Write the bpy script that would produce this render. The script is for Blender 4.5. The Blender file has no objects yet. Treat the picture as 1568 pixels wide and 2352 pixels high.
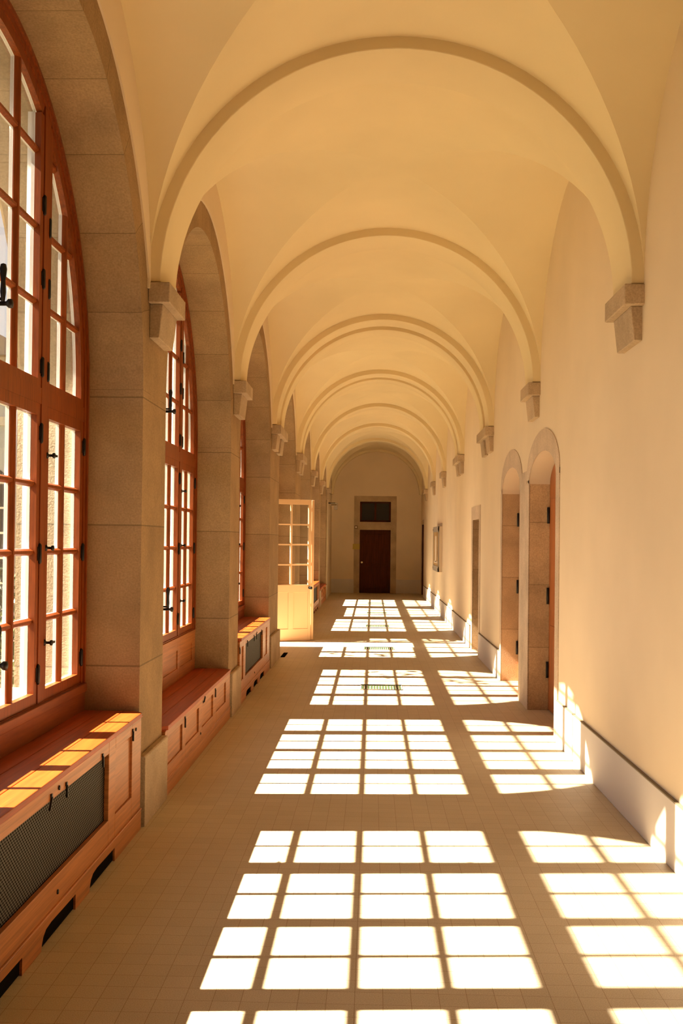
import bpy, bmesh, math, random
from mathutils import Vector, Matrix
random.seed(7)
D = bpy.data
SC = bpy.context.scene
COL = SC.collection

# ------------------------------------------------------------------ camera
F_PX, W_PX, H_PX = 2400.0, 1568.0, 2352.0
YAW, PITCH, ROLL, SHIFT_PX = 0.02969, 0.0123, 0.0109, 37.95
cd = D.cameras.new('camera'); cam = D.objects.new('camera', cd); COL.objects.link(cam)
fw = Vector((-math.sin(YAW) * math.cos(PITCH), math.cos(YAW) * math.cos(PITCH), math.sin(PITCH)))
rt = Vector((math.cos(YAW), math.sin(YAW), 0)); up = rt.cross(fw)
r2 = math.cos(ROLL) * rt + math.sin(ROLL) * up
u2 = -math.sin(ROLL) * rt + math.cos(ROLL) * up
cam.matrix_world = Matrix(((r2.x, u2.x, -fw.x, 0), (r2.y, u2.y, -fw.y, 0), (r2.z, u2.z, -fw.z, 1.65), (0, 0, 0, 1)))
cd.sensor_fit = 'HORIZONTAL'; cd.sensor_width = 36
cd.lens = F_PX * 36 / W_PX; cd.shift_y = SHIFT_PX / W_PX
cd.clip_start = 0.05; cd.clip_end = 300
SC.camera = cam

# ------------------------------------------------------------------ light
SUN_DIR = Vector((1, 0.066, -0.966))
sl = D.lights.new('sun', 'SUN'); so = D.objects.new('sun', sl); COL.objects.link(so)
so.rotation_euler = SUN_DIR.to_track_quat('-Z', 'Y').to_euler(); so.location = (-12, 4, 14)
sl.energy = 78.0; sl.angle = math.radians(0.6); sl.color = (1.0, 0.86, 0.66)
wd = D.worlds.new('sky'); SC.world = wd; wd.use_nodes = True
nt = wd.node_tree; nt.nodes.clear()
sky = nt.nodes.new('ShaderNodeTexSky'); sky.sky_type = 'NISHITA'; sky.sun_disc = False
sky.sun_elevation = math.radians(44); sky.sun_rotation = math.radians(-86)
hs = nt.nodes.new('ShaderNodeHueSaturation'); hs.inputs['Saturation'].default_value = 0.25
bg = nt.nodes.new('ShaderNodeBackground'); bg.inputs['Strength'].default_value = 0.24
wo = nt.nodes.new('ShaderNodeOutputWorld')
nt.links.new(sky.outputs[0], hs.inputs['Color']); nt.links.new(hs.outputs[0], bg.inputs['Color']); nt.links.new(bg.outputs[0], wo.inputs['Surface'])

SC.view_settings.view_transform = 'Standard'; SC.view_settings.look = 'None'
SC.view_settings.gamma = 1.0; SC.view_settings.use_curve_mapping = False
SC.view_settings.exposure = 0.1
SC.render.engine = 'CYCLES'
cy = SC.cycles
cy.use_denoising = True; cy.max_bounces = 12; cy.diffuse_bounces = 8; cy.glossy_bounces = 3
cy.transparent_max_bounces = 16; cy.transmission_bounces = 4
cy.caustics_reflective = False; cy.caustics_refractive = False
cy.sample_clamp_indirect = 8.0

# ------------------------------------------------------------------ materials
def mat(name, base, rough=0.7, spec=0.3, metal=0.0):
    m = D.materials.new(name); m.use_nodes = True
    b = m.node_tree.nodes['Principled BSDF']
    b.inputs['Base Color'].default_value = (*base, 1); b.inputs['Roughness'].default_value = rough
    b.inputs['Specular IOR Level'].default_value = spec; b.inputs['Metallic'].default_value = metal
    return m, m.node_tree, b

def N(nt, kind, **kw):
    n = nt.nodes.new(kind)
    for k, v in kw.items():
        if k in n.inputs: n.inputs[k].default_value = v
        else: setattr(n, k, v)
    return n

def ramp(nt, src, stops):
    r = nt.nodes.new('ShaderNodeValToRGB'); e = r.color_ramp.elements
    while len(e) < len(stops): e.new(0.5)
    for i, (p, c) in enumerate(stops):
        e[i].position = p; e[i].color = (*c, 1) if len(c) == 3 else c
    nt.links.new(src, r.inputs[0]); return r.outputs[0]

def mixc(nt, fac, a, b, mode='MIX'):
    m = nt.nodes.new('ShaderNodeMix'); m.data_type = 'RGBA'; m.blend_type = mode
    for s, v in ((m.inputs[0], fac), (m.inputs[6], a), (m.inputs[7], b)):
        if isinstance(v, (int, float)): s.default_value = v
        elif isinstance(v, tuple): s.default_value = (*v, 1)
        else: nt.links.new(v, s)
    return m.outputs[2]

def math_n(nt, op, a, b=None):
    m = nt.nodes.new('ShaderNodeMath'); m.operation = op
    for s, v in ((m.inputs[0], a), (m.inputs[1], b)):
        if v is None: continue
        if isinstance(v, (int, float)): s.default_value = v
        else: nt.links.new(v, s)
    return m.outputs[0]

def bump(nt, b, height, strength, dist=0.01):
    n = nt.nodes.new('ShaderNodeBump'); n.inputs['Strength'].default_value = strength; n.inputs['Distance'].default_value = dist
    nt.links.new(height, n.inputs['Height']); nt.links.new(n.outputs[0], b.inputs['Normal'])

def gcoord(nt, scale=(1, 1, 1)):
    g = nt.nodes.new('ShaderNodeNewGeometry'); m = nt.nodes.new('ShaderNodeMapping')
    m.inputs['Scale'].default_value = scale; nt.links.new(g.outputs['Position'], m.inputs['Vector']); return m.outputs[0]

def ocoord(nt, scale=(1, 1, 1)):
    g = nt.nodes.new('ShaderNodeTexCoord'); m = nt.nodes.new('ShaderNodeMapping')
    m.inputs['Scale'].default_value = scale; nt.links.new(g.outputs['Object'], m.inputs['Vector']); return m.outputs[0]

def noise(nt, vec, scale, detail=4, rough=0.55):
    n = nt.nodes.new('ShaderNodeTexNoise'); n.inputs['Scale'].default_value = scale
    n.inputs['Detail'].default_value = detail; n.inputs['Roughness'].default_value = rough
    nt.links.new(vec, n.inputs['Vector']); return n.outputs['Fac']

def m_plaster(name, c):
    m, nt, b = mat(name, c, 0.85, 0.15)
    v = gcoord(nt)
    big = noise(nt, v, 0.9, 3); fine = noise(nt, v, 60, 3)
    lo = tuple(x * 0.94 for x in c); hi = tuple(min(1, x * 1.04) for x in c)
    nt.links.new(ramp(nt, big, [(0.3, lo), (0.7, hi)]), b.inputs['Base Color'])
    bump(nt, b, fine, 0.12, 0.003); return m

def m_stone(name, c, joints=False, rough_bump=0.25):
    m, nt, b = mat(name, c, 0.85, 0.2)
    v = gcoord(nt)
    n1 = noise(nt, v, 2.2, 6, 0.65); n2 = noise(nt, v, 90, 3)
    lo = tuple(x * 0.72 for x in c); hi = tuple(min(1, x * 1.22) for x in c)
    col = ramp(nt, n1, [(0.25, lo), (0.75, hi)])
    sp = ramp(nt, n2, [(0.3, (0.82, 0.82, 0.82)), (0.7, (1.12, 1.12, 1.12))])
    col = mixc(nt, 1.0, col, sp, 'MULTIPLY')
    if joints:
        uv = nt.nodes.new('ShaderNodeTexCoord'); s = nt.nodes.new('ShaderNodeSeparateXYZ')
        nt.links.new(uv.outputs['UV'], s.inputs[0])
        fl = math_n(nt, 'FLOOR', math_n(nt, 'ADD', s.outputs[1], 0.5))
        d = math_n(nt, 'ABSOLUTE', math_n(nt, 'SUBTRACT', s.outputs[1], fl))
        line = math_n(nt, 'LESS_THAN', d, 0.0055)
        wn = nt.nodes.new('ShaderNodeTexWhiteNoise'); wn.noise_dimensions = '1D'
        nt.links.new(math_n(nt, 'FLOOR', s.outputs[1]), wn.inputs['W'])
        blk = ramp(nt, wn.outputs['Value'], [(0, (0.92, 0.90, 0.88)), (1, (1.06, 1.06, 1.06))])
        col = mixc(nt, 1.0, col, blk, 'MULTIPLY')
        col = mixc(nt, math_n(nt, 'MULTIPLY', line, 0.6), col, tuple(x * 0.32 for x in c))
    nt.links.new(col, b.inputs['Base Color'])
    bump(nt, b, math_n(nt, 'ADD', n2, math_n(nt, 'MULTIPLY', n1, 2.0)), rough_bump, 0.006); return m

def m_wood(name, c, grain=(6, 1.2, 60), rough=0.4, plank=None):
    m, nt, b = mat(name, c, rough, 0.22)
    v = ocoord(nt, grain)
    n1 = noise(nt, v, 1.0, 6, 0.6)
    n2 = noise(nt, ocoord(nt, tuple(g * 5 for g in grain)), 1.0, 3)
    lo = tuple(x * 0.62 for x in c); hi = tuple(min(1, x * 1.3) for x in c)
    col = ramp(nt, n1, [(0.25, lo), (0.75, hi)])
    col = mixc(nt, 1.0, col, ramp(nt, n2, [(0.3, (0.85, 0.85, 0.85)), (0.7, (1.1, 1.1, 1.1))]), 'MULTIPLY')
    nt.links.new(col, b.inputs['Base Color'])
    bump(nt, b, n2, 0.08, 0.002); return m

def m_floor():
    m, nt, b = mat('floor_tile', (0.5, 0.4, 0.28), 0.5, 0.18)
    g = nt.nodes.new('ShaderNodeNewGeometry'); s = nt.nodes.new('ShaderNodeSeparateXYZ'); c = nt.nodes.new('ShaderNodeCombineXYZ')
    nt.links.new(g.outputs['Position'], s.inputs[0])
    nt.links.new(math_n(nt, 'ADD', s.outputs[1], 5.0), c.inputs[0]); nt.links.new(math_n(nt, 'ADD', s.outputs[0], 5.03), c.inputs[1])
    br = nt.nodes.new('ShaderNodeTexBrick'); br.offset = 0.0; br.squash = 1.0
    for k, v in dict(Scale=1.0, **{'Mortar Size': 0.0011, 'Mortar Smooth': 0.3, 'Bias': 0.0, 'Brick Width': 0.1017, 'Row Height': 0.1017}).items(): br.inputs[k].default_value = v
    br.inputs['Color1'].default_value = (0.50, 0.415, 0.295, 1); br.inputs['Color2'].default_value = (0.54, 0.45, 0.325, 1)
    br.inputs['Mortar'].default_value = (0.30, 0.205, 0.125, 1)
    nt.links.new(c.outputs[0], br.inputs['Vector'])
    v = gcoord(nt)
    sp = ramp(nt, noise(nt, v, 220, 2), [(0.35, (0.84, 0.83, 0.81)), (0.65, (1.1, 1.1, 1.1))])
    big = ramp(nt, noise(nt, v, 1.3, 4), [(0.3, (0.93, 0.92, 0.9)), (0.7, (1.05, 1.05, 1.05))])
    col = mixc(nt, 1.0, mixc(nt, 1.0, br.outputs['Color'], sp, 'MULTIPLY'), big, 'MULTIPLY')
    nt.links.new(col, b.inputs['Base Color'])
    return m

def m_glass():
    m = D.materials.new('window_glass'); m.use_nodes = True; nt = m.node_tree; nt.nodes.clear()
    o = nt.nodes.new('ShaderNodeOutputMaterial'); t = nt.nodes.new('ShaderNodeBsdfTransparent'); g = nt.nodes.new('ShaderNodeBsdfGlossy')
    t.inputs[0].default_value = (0.97, 0.98, 0.97, 1); g.inputs['Roughness'].default_value = 0.02
    f = nt.nodes.new('ShaderNodeFresnel'); f.inputs['IOR'].default_value = 1.45
    mx = nt.nodes.new('ShaderNodeMixShader')
    nt.links.new(math_n(nt, 'MULTIPLY', f.outputs[0], 0.35), mx.inputs[0]); nt.links.new(t.outputs[0], mx.inputs[1]); nt.links.new(g.outputs[0], mx.inputs[2])
    nt.links.new(mx.outputs[0], o.inputs[0]); return m

def m_mesh():
    # pierced sheet: staggered diamond holes cut through with transparency
    m, nt, b = mat('pierced_metal', (0.055, 0.042, 0.028), 0.6, 0.25, 0.2)
    g = nt.nodes.new('ShaderNodeNewGeometry'); s = nt.nodes.new('ShaderNodeSeparateXYZ'); nt.links.new(g.outputs['Position'], s.inputs[0])
    v = math_n(nt, 'DIVIDE', s.outputs[2], 0.0115); row = math_n(nt, 'FLOOR', v)
    fz = math_n(nt, 'ABSOLUTE', math_n(nt, 'SUBTRACT', math_n(nt, 'FRACT', v), 0.5))
    odd = math_n(nt, 'MULTIPLY', math_n(nt, 'MODULO', row, 2.0), 0.5)
    fy = math_n(nt, 'ABSOLUTE', math_n(nt, 'SUBTRACT', math_n(nt, 'FRACT', math_n(nt, 'ADD', math_n(nt, 'DIVIDE', s.outputs[1], 0.024), odd)), 0.5))
    hole = math_n(nt, 'LESS_THAN', math_n(nt, 'ADD', fz, math_n(nt, 'MULTIPLY', fy, 1.3)), 0.45)
    tr = nt.nodes.new('ShaderNodeBsdfTransparent'); mx = nt.nodes.new('ShaderNodeMixShader')
    nt.links.new(hole, mx.inputs[0]); nt.links.new(b.outputs[0], mx.inputs[1]); nt.links.new(tr.outputs[0], mx.inputs[2])
    nt.links.new(mx.outputs[0], nt.nodes['Material Output'].inputs[0]); return m

def m_leaf(name, c):
    m, nt, b = mat(name, c, 0.55, 0.3)
    v = gcoord(nt)
    nt.links.new(ramp(nt, noise(nt, v, 6, 3), [(0.3, tuple(x * 0.55 for x in c)), (0.7, tuple(min(1, x * 1.4) for x in c))]), b.inputs['Base Color'])
    return m

def m_art():
    m, nt, b = mat('gilded_relief', (0.6, 0.38, 0.1), 0.5, 0.4)
    v = gcoord(nt, (1, 9, 2.2))
    n = noise(nt, v, 1.2, 5, 0.7)
    nt.links.new(ramp(nt, n, [(0.32, (0.16, 0.085, 0.022)), (0.5, (0.40, 0.22, 0.05)), (0.66, (0.66, 0.52, 0.28))]), b.inputs['Base Color'])
    return m

CREAM = (0.72, 0.595, 0.36)
M = dict(
    apron=m_wood('oak_apron', (0.22, 0.062, 0.016), (45, 1.5, 20)),
    white_paint=mat('white_outer_paint', (0.82, 0.80, 0.76), 0.5)[0], gravel=m_stone('gravel', (0.15, 0.128, 0.105)),
    vault=m_plaster('vault_plaster', CREAM), wall=m_plaster('wall_plaster', (0.73, 0.595, 0.42)),
    soffit=m_plaster('soffit_plaster', (0.66, 0.54, 0.41)),
    stone=m_stone('ashlar_stone', (0.33, 0.21, 0.105), True), stone_plain=m_stone('cut_stone', (0.46, 0.34, 0.22)),
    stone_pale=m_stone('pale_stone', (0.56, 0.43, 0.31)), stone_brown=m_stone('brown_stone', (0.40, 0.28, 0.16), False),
    stone_out=m_stone('weathered_stone', (0.30, 0.235, 0.16), True, 0.9),
    floor=m_floor(), dado=m_plaster('grey_dado', (0.60, 0.545, 0.50)), ledge=m_plaster('dark_ledge', (0.22, 0.17, 0.11)),
    wood=m_wood('oak_bench', (0.40, 0.142, 0.040)), wood_v=m_wood('oak_window', (0.235, 0.052, 0.009), (60, 60, 3)),
    wood_top=m_wood('oak_seat', (0.36, 0.062, 0.008), (45, 1.5, 20), 0.45), door=m_wood('orange_door', (0.42, 0.13, 0.035), (50, 50, 2)),
    dark_door=m_wood('dark_door', (0.085, 0.021, 0.006), (40, 40, 2), 0.85), glass=m_glass(), mesh=m_mesh(),
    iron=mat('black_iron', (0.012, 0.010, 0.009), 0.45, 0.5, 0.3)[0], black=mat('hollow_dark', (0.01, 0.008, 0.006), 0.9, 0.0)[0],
    brass=mat('worn_brass', (0.55, 0.40, 0.2), 0.3, 0.5, 0.9)[0], cream_door=m_plaster('cream_paint', (0.66, 0.42, 0.23)),
    grey_frame=mat('grey_frame', (0.34, 0.29, 0.23), 0.5)[0], art=m_art(), paper=mat('yellow_paper', (0.50, 0.38, 0.10), 0.8)[0],
    white=mat('white_plastic', (0.75, 0.68, 0.55), 0.4)[0], sign=mat('brown_sign', (0.18, 0.11, 0.05), 0.5)[0],
    green=mat('green_slat', (0.034, 0.062, 0.022), 0.6)[0], dark_glass=mat('dark_glass', (0.008, 0.008, 0.008), 0.15, 0.5)[0],
    leaf_d=m_leaf('dark_leaf', (0.012, 0.026, 0.008)), leaf_y=m_leaf('bright_leaf', (0.05, 0.072, 0.006)), grass=m_leaf('lawn', (0.035, 0.05, 0.012)),
    facade=m_plaster('courtyard_render', (0.50, 0.47, 0.43)), slate=mat('slate', (0.10, 0.10, 0.11), 0.7)[0], bark=mat('bark', (0.10, 0.07, 0.05), 0.9)[0],
    pipe=mat('lilac_pipe', (0.36, 0.30, 0.32), 0.5)[0],
)

# ------------------------------------------------------------------ mesh helpers
class MB:
    def __init__(s): s.v = []; s.f = []; s.m = []; s.uv = []; s.sm = []
    def face(s, pts, mi=0, uv=None, smooth=False):
        i = len(s.v); s.v += [tuple(p) for p in pts]; s.f.append(list(range(i, i + len(pts)))); s.m.append(mi)
        s.uv.append(uv if uv else [(0.5, 0.5)] * len(pts)); s.sm.append(smooth)
    def hexa(s, a, b, mi=0):              # two rings of 4 corners
        s.face(a[::-1], mi); s.face(b, mi)
        for k in range(4): s.face([a[k], a[(k + 1) % 4], b[(k + 1) % 4], b[k]], mi)
    def box(s, x0, x1, y0, y1, z0, z1, mi=0):
        s.hexa([(x0, y0, z0), (x1, y0, z0), (x1, y1, z0), (x0, y1, z0)], [(x0, y0, z1), (x1, y0, z1), (x1, y1, z1), (x0, y1, z1)], mi)
    def prism(s, prof, x0, x1, mi=0):     # prof: (y, z) polygon swept along x
        n = len(prof)
        s.face([(x0, y, z) for y, z in prof], mi); s.face([(x1, y, z) for y, z in prof][::-1], mi)
        for k in range(n):
            (ya, za), (yb, zb) = prof[k], prof[(k + 1) % n]
            s.face([(x0, ya, za), (x1, ya, za), (x1, yb, zb), (x0, yb, zb)], mi)
    def prism_z(s, prof, z0, z1, mi=0):   # prof: (x, y)
        n = len(prof)
        s.face([(x, y, z0) for x, y in prof][::-1], mi); s.face([(x, y, z1) for x, y in prof], mi)
        for k in range(n):
            (xa, ya), (xb, yb) = prof[k], prof[(k + 1) % n]
            s.face([(xa, ya, z0), (xb, yb, z0), (xb, yb, z1), (xa, ya, z1)], mi)
    def prism_y(s, prof, y0, y1, mi=0):   # prof: (x, z)
        n = len(prof)
        s.face([(x, y0, z) for x, z in prof], mi); s.face([(x, y1, z) for x, z in prof][::-1], mi)
        for k in range(n):
            (xa, za), (xb, zb) = prof[k], prof[(k + 1) % n]
            s.face([(xa, y0, za), (xb, y0, zb), (xb, y1, zb), (xa, y1, za)], mi)
    def ring(s, c, zc, ri, ro, a0, a1, x0, x1, n=24, mi=0):   # ring segment in the y-z plane, swept along x
        for k in range(n):
            t0 = a0 + (a1 - a0) * k / n; t1 = a0 + (a1 - a0) * (k + 1) / n
            P = lambda r, t, x: (x, c + r * math.cos(t), zc + r * math.sin(t))
            s.face([P(ri, t0, x1), P(ro, t0, x1), P(ro, t1, x1), P(ri, t1, x1)], mi); s.face([P(ri, t0, x0), P(ri, t1, x0), P(ro, t1, x0), P(ro, t0, x0)], mi)
            s.face([P(ri, t0, x0), P(ri, t0, x1), P(ri, t1, x1), P(ri, t1, x0)], mi, None, True); s.face([P(ro, t0, x0), P(ro, t1, x0), P(ro, t1, x1), P(ro, t0, x1)], mi)
            if k == 0: s.face([P(ri, t0, x0), P(ro, t0, x0), P(ro, t0, x1), P(ri, t0, x1)], mi)
            if k == n - 1: s.face([P(ri, t1, x0), P(ri, t1, x1), P(ro, t1, x1), P(ro, t1, x0)], mi)
    def lathe(s, prof, o, axis='z', n=12, mi=0):   # prof: (r, h)
        def P(r, h, t):
            a, b = r * math.cos(t), r * math.sin(t)
            if axis == 'z': return (o[0] + a, o[1] + b, o[2] + h)
            if axis == 'x': return (o[0] + h, o[1] + a, o[2] + b)
            return (o[0] + a, o[1] + h, o[2] + b)
        for i in range(len(prof) - 1):
            for k in range(n):
                t0, t1 = 2 * math.pi * k / n, 2 * math.pi * (k + 1) / n
                s.face([P(*prof[i], t0), P(*prof[i], t1), P(*prof[i + 1], t1), P(*prof[i + 1], t0)], mi, None, True)
        for q, fl in ((prof[0], True), (prof[-1], False)):
            if q[0] > 1e-4:
                pts = [P(*q, 2 * math.pi * k / n) for k in range(n)]
                s.face(pts[::-1] if fl else pts, mi)
    def build(s, name, mats, parent=None, merge=True, bevel=0, loc=None):
        me = D.meshes.new(name); me.from_pydata(s.v, [], s.f)
        for m_ in (mats if isinstance(mats, (list, tuple)) else [mats]): me.materials.append(m_)
        uvl = me.uv_layers.new(name='UVMap'); i = 0
        for p, mi, uv, sm in zip(me.polygons, s.m, s.uv, s.sm):
            p.material_index = mi; p.use_smooth = sm
            for q in uv: uvl.data[i].uv = q; i += 1
        bm = bmesh.new(); bm.from_mesh(me)
        if merge: bmesh.ops.remove_doubles(bm, verts=bm.verts, dist=1e-5)
        bmesh.ops.recalc_face_normals(bm, faces=bm.faces)
        if loc: bmesh.ops.translate(bm, verts=bm.verts, vec=-Vector(loc))
        bm.to_mesh(me); bm.free()
        o = D.objects.new(name, me); COL.objects.link(o)
        if loc: o.location = loc
        if parent: o.parent = parent
        if bevel:
            b = o.modifiers.new('bevel', 'BEVEL'); b.width = bevel; b.segments = 2; b.limit_method = 'ANGLE'; b.angle_limit = math.radians(40)
        return o

def tag(o, label=None, cat=None, group=None, kind=None):
    if label: o['label'] = label
    if cat: o['category'] = cat
    if group: o['group'] = group
    if kind: o['kind'] = kind
    return o

def empty(name, loc=(0, 0, 0)):
    o = D.objects.new(name, None); COL.objects.link(o); o.location = loc; o.empty_display_size = 0.1; return o

def copy_tree(o, parent=None):
    c = o.copy(); COL.objects.link(c)
    if parent is not None: c.parent = parent
    for ch in list(o.children): copy_tree(ch, c)
    return c

# ------------------------------------------------------------------ layout
XL, XR, XC = -1.329, 1.557, 0.113      # wall faces and corridor axis
ZS, RV, RS = 3.165, 1.4455, 1.372      # springing, vault radius, rib soffit radius
HALF, ZA = 1.54, 2.51                  # window half width, window arch springing
CEN = [4.4375, 8.1775, 11.9175, 16.285, 20.65, 24.39, 28.13]
Y0, Y1 = -7.0, 33.6  # unseen windowless stretch behind the viewer, lengthened to dim the near end
XO = -2.03                             # outer face of the window wall
PIERS = [(CEN[0] - HALF - 0.66, CEN[0] - HALF)] + [(c0 + HALF, c1 - HALF) for c0, c1 in zip(CEN, CEN[1:])] + [(CEN[-1] + HALF, CEN[-1] + HALF + 0.66)]
DOOR = 3                               # index of the bay with the glazed doorway

# floor
b = MB(); b.face([(-1.72, Y0, 0), (2.0, Y0, 0), (2.0, Y1 + 0.35, 0), (-1.72, Y1 + 0.35, 0)])
tag(b.build('floor', M['floor']), 'beige square-tiled corridor floor crossed by sunlit window patches', 'floor', None, 'structure')

# window wall: piers, jambs, arches
def vz(z):
    pts = [(0, 0), (0.92, 1), (1.73, 2), (2.468, 3), (3.2, 4), (4.8, 6)]
    for (a, va), (c, vb) in zip(pts, pts[1:]):
        if z <= c: return va + (vb - va) * (z - a) / (c - a)
    return 6
AV = math.radians(16.4)
ZTOP = 4.75
def stone_wall():
    m = MB()
    zs = [0, 0.92, 1.73, 2.468, 2.51, 3.2, ZTOP]
    def rect(p, q, z0, z1, mi=0):          # vertical quad between plan points, split at the joint heights
        lev = [z0] + [z for z in zs if z0 < z < z1] + [z1]
        for a, c in zip(lev, lev[1:]):
            m.face([(*p, a), (*q, a), (*q, c), (*p, c)], mi, [(0, vz(a)), (1, vz(a)), (1, vz(c)), (0, vz(c))])
    solids = [(Y0, CEN[0] - HALF)] + PIERS[1:-1] + [(CEN[-1] + HALF, Y1)]
    rg = 0.205
    for a, c in solids:
        rect((XL, a), (XL, c), 0, ZA)
        rect((XL, a + (rg if a > Y0 else 0)), (XL, c - (rg if c < Y1 else 0)), ZA, ZTOP)
        rect((XO, a), (XO, c), -0.4, ZA, 1)
        rect((XO, a), (XO, c), ZA, ZTOP, 1)
    XB = -1.70
    for c in CEN:
        n = 36; ring = 0.205
        for sgn in (-1, 1):
            y = c + sgn * HALF
            rect((XL, y), (XB, y), 0, ZA)
            ye = c + sgn * 1.46
            rect((XB, ye), (XO, ye), 0, ZA, 1); rect((XB, y), (XB, ye), 0, ZA, 1); rect((XO, y), (XO, ye), 0, ZA, 1)
        for k in range(n):
            t0, t1 = math.pi * k / n, math.pi * (k + 1) / n
            v0 = 3 + t0 / AV if t0 < math.pi / 2 else 3 + (math.pi - t0) / AV
            v1 = 3 + t1 / AV if t1 < math.pi / 2 + 1e-6 else 3 + (math.pi - t1) / AV
            if t1 > math.pi / 2 + 1e-6 and abs(t0 - math.pi / 2) < 1e-6: v0 = 3 + t0 / AV
            P = lambda r, t, x: (x, c + r * math.cos(t), ZA + r * math.sin(t))
            m.face([P(HALF, t0, XL), P(HALF, t1, XL), P(HALF, t1, XB), P(HALF, t0, XB)], 0, [(0, v0), (0, v1), (1, v1), (1, v0)], True)
            ro = HALF + ring
            # voussoir faces then plain stone above them
            cl = lambda p: p
            m.face([cl(P(HALF, t0, XL)), cl(P(ro, t0, XL)), cl(P(ro, t1, XL)), cl(P(HALF, t1, XL))], 0, [(0, v0), (1, v0), (1, v1), (0, v1)])
            a, d = P(ro, t0, XL), P(ro, t1, XL)
            m.face([a, (XL, a[1], ZTOP), (XL, d[1], ZTOP), d], 0)
            re = 1.46
            m.face([P(re, t0, XB), P(re, t1, XB), P(re, t1, XO), P(re, t0, XO)], 1, [(0, v0), (0, v1), (1, v1), (1, v0)], True)
            m.face([P(re, t0, XB), P(HALF + .01, t0, XB), P(HALF + .01, t1, XB), P(re, t1, XB)], 1)
            a, d = P(re, t0, XO), P(re, t1, XO)
            m.face([a, (XO, a[1], ZTOP), (XO, d[1], ZTOP), d], 1)
        # outer stone beyond the ring up to the pier edges
        for sgn in (-1, 1):
            rect((XO, c + sgn * 1.46), (XO, c + sgn * HALF), ZA, ZTOP, 1)
        if c != CEN[DOOR]:
            m.box(XO - 0.06, -1.71, c - 1.46, c + 1.46, -0.4, 0.80, 1)
    return m.build('wall_left', [M['stone'], M['stone_out']], None, False)
tag(stone_wall(), 'stone pier wall pierced by tall round-arched windows', 'wall', None, 'structure')

# plaster lunettes above the stone arches
def lunettes():
    m = MB(); X = -1.317
    edges = [Y0] + [(a + c) / 2 for a, c in PIERS[1:-1]]
    for i, c in enumerate(CEN):
        lo, hi = edges[i], edges[i + 1] if i + 1 < len(edges) else PIERS[-1][1]
        R = 1.745; n = 40
        ts = [math.pi * k / n for k in range(n + 1)]
        pts = []
        for t in ts:
            y, z = c + R * math.cos(t), ZA + R * math.sin(t)
            if z > 3.15: pts.append((y, z))
        pts = [(pts[0][0], 3.12)] + pts + [(pts[-1][0], 3.12)]
        for (ya, za), (yb, zb) in zip(pts, pts[1:]):
            m.face([(X, ya, za), (X, yb, zb), (X, yb, ZTOP), (X, ya, ZTOP)]); m.face([(X, ya, za), (XL - .005, ya, za), (XL - .005, yb, zb), (X, yb, zb)])
        for a, d in ((lo, pts[-1][0] - .0008), (pts[0][0] + .0008, hi)):
            m.box(XL - .005, X, a, d, 3.12, ZTOP)
    m.box(XL - .005, X, PIERS[-1][1], Y1, 0.0, ZTOP)
    return m.build('trim_1', M['wall'], None, False)
tag(lunettes(), 'cream plaster lunettes above the stone window arches', 'plaster', None, 'structure')

# vault: groined bays between transverse ribs
def rib_spans():
    out = []
    for i, (a, c) in enumerate(PIERS):
        if c - a > 1: out.append(((a + 0.10, a + 0.52), (c - 0.53, c - 0.11)))
        else: out.append(((a + 0.108, a + 0.573),))
    return out
RIBS = rib_spans()
def vault():
    m = MB()
    bays = []
    prev = -1.05
    for sp in RIBS: bays.append((prev, sp[0][0])); prev = sp[-1][1]
    bays.append((prev, 33.38))
    n = 20
    for ya, yb in bays:
        yc, L = (ya + yb) / 2, (yb - ya) / 2
        # webs: 2n segments across each half circle, split exactly on the groins
        for s1 in (-1, 1):
            for i in range(-n, n):
                a0, a1 = i * math.pi / 2 / n, (i + 1) * math.pi / 2 / n
                for j in range(n):
                    pass
        S = lambda k: math.sin(k * math.pi / 2 / n); C = lambda k: math.cos(k * math.pi / 2 / n)
        for i in range(-n, n):
            for j in range(-n, n):
                q = [(i, j), (i + 1, j), (i + 1, j + 1), (i, j + 1)]
                def pt(a, c, w):
                    h = C(c) if w == 0 else C(a)      # w 0: cross vault (height from y), w 1: main barrel (height from x)
                    return (XC + RV * S(a), yc + L * S(c), ZS + RV * max(h, 0))
                ci, cj = i + .5, j + .5
                if abs(abs(ci) - abs(cj)) > 1e-6:
                    w = 0 if abs(ci) > abs(cj) else 1
                    m.face([pt(*k, w) for k in q], w, None, True)
                else:
                    if ci * cj > 0: tri = [(q[0], q[1], q[2]), (q[0], q[2], q[3])]
                    else: tri = [(q[0], q[1], q[3]), (q[1], q[2], q[3])]
                    for t in tri:
                        mx = sum(k[0] for k in t) / 3; my = sum(k[1] for k in t) / 3
                        w = 0 if abs(mx) > abs(my) else 1
                        m.face([pt(*k, w) for k in t], w, None, True)
    # plain barrel behind the ribs
    fill = [(Y0, -1.05)] + [(s[0][0], s[-1][1]) for s in RIBS] + [(33.38, Y1)]
    for ya, yb in fill:
        for k in range(48):
            t0, t1 = math.pi * k / 48, math.pi * (k + 1) / 48
            P = lambda t, y: (XC + RV * math.cos(t), y, ZS + RV * math.sin(t))
            m.face([P(t0, ya), P(t1, ya), P(t1, yb), P(t0, yb)], 1, None, True)
    me_o = m.build('ceiling', [M['vault'], M['vault']], None, True)
    # keep the groins crisp
    bm = bmesh.new(); bm.from_mesh(me_o.data)
    for e in bm.edges:
        if len(e.link_faces) == 2 and e.link_faces[0].material_index != e.link_faces[1].material_index: e.smooth = False
    bm.to_mesh(me_o.data); bm.free()
    return me_o
tag(vault(), 'yellow-cream plastered groin vault of the corridor', 'ceiling', None, 'structure')

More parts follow.
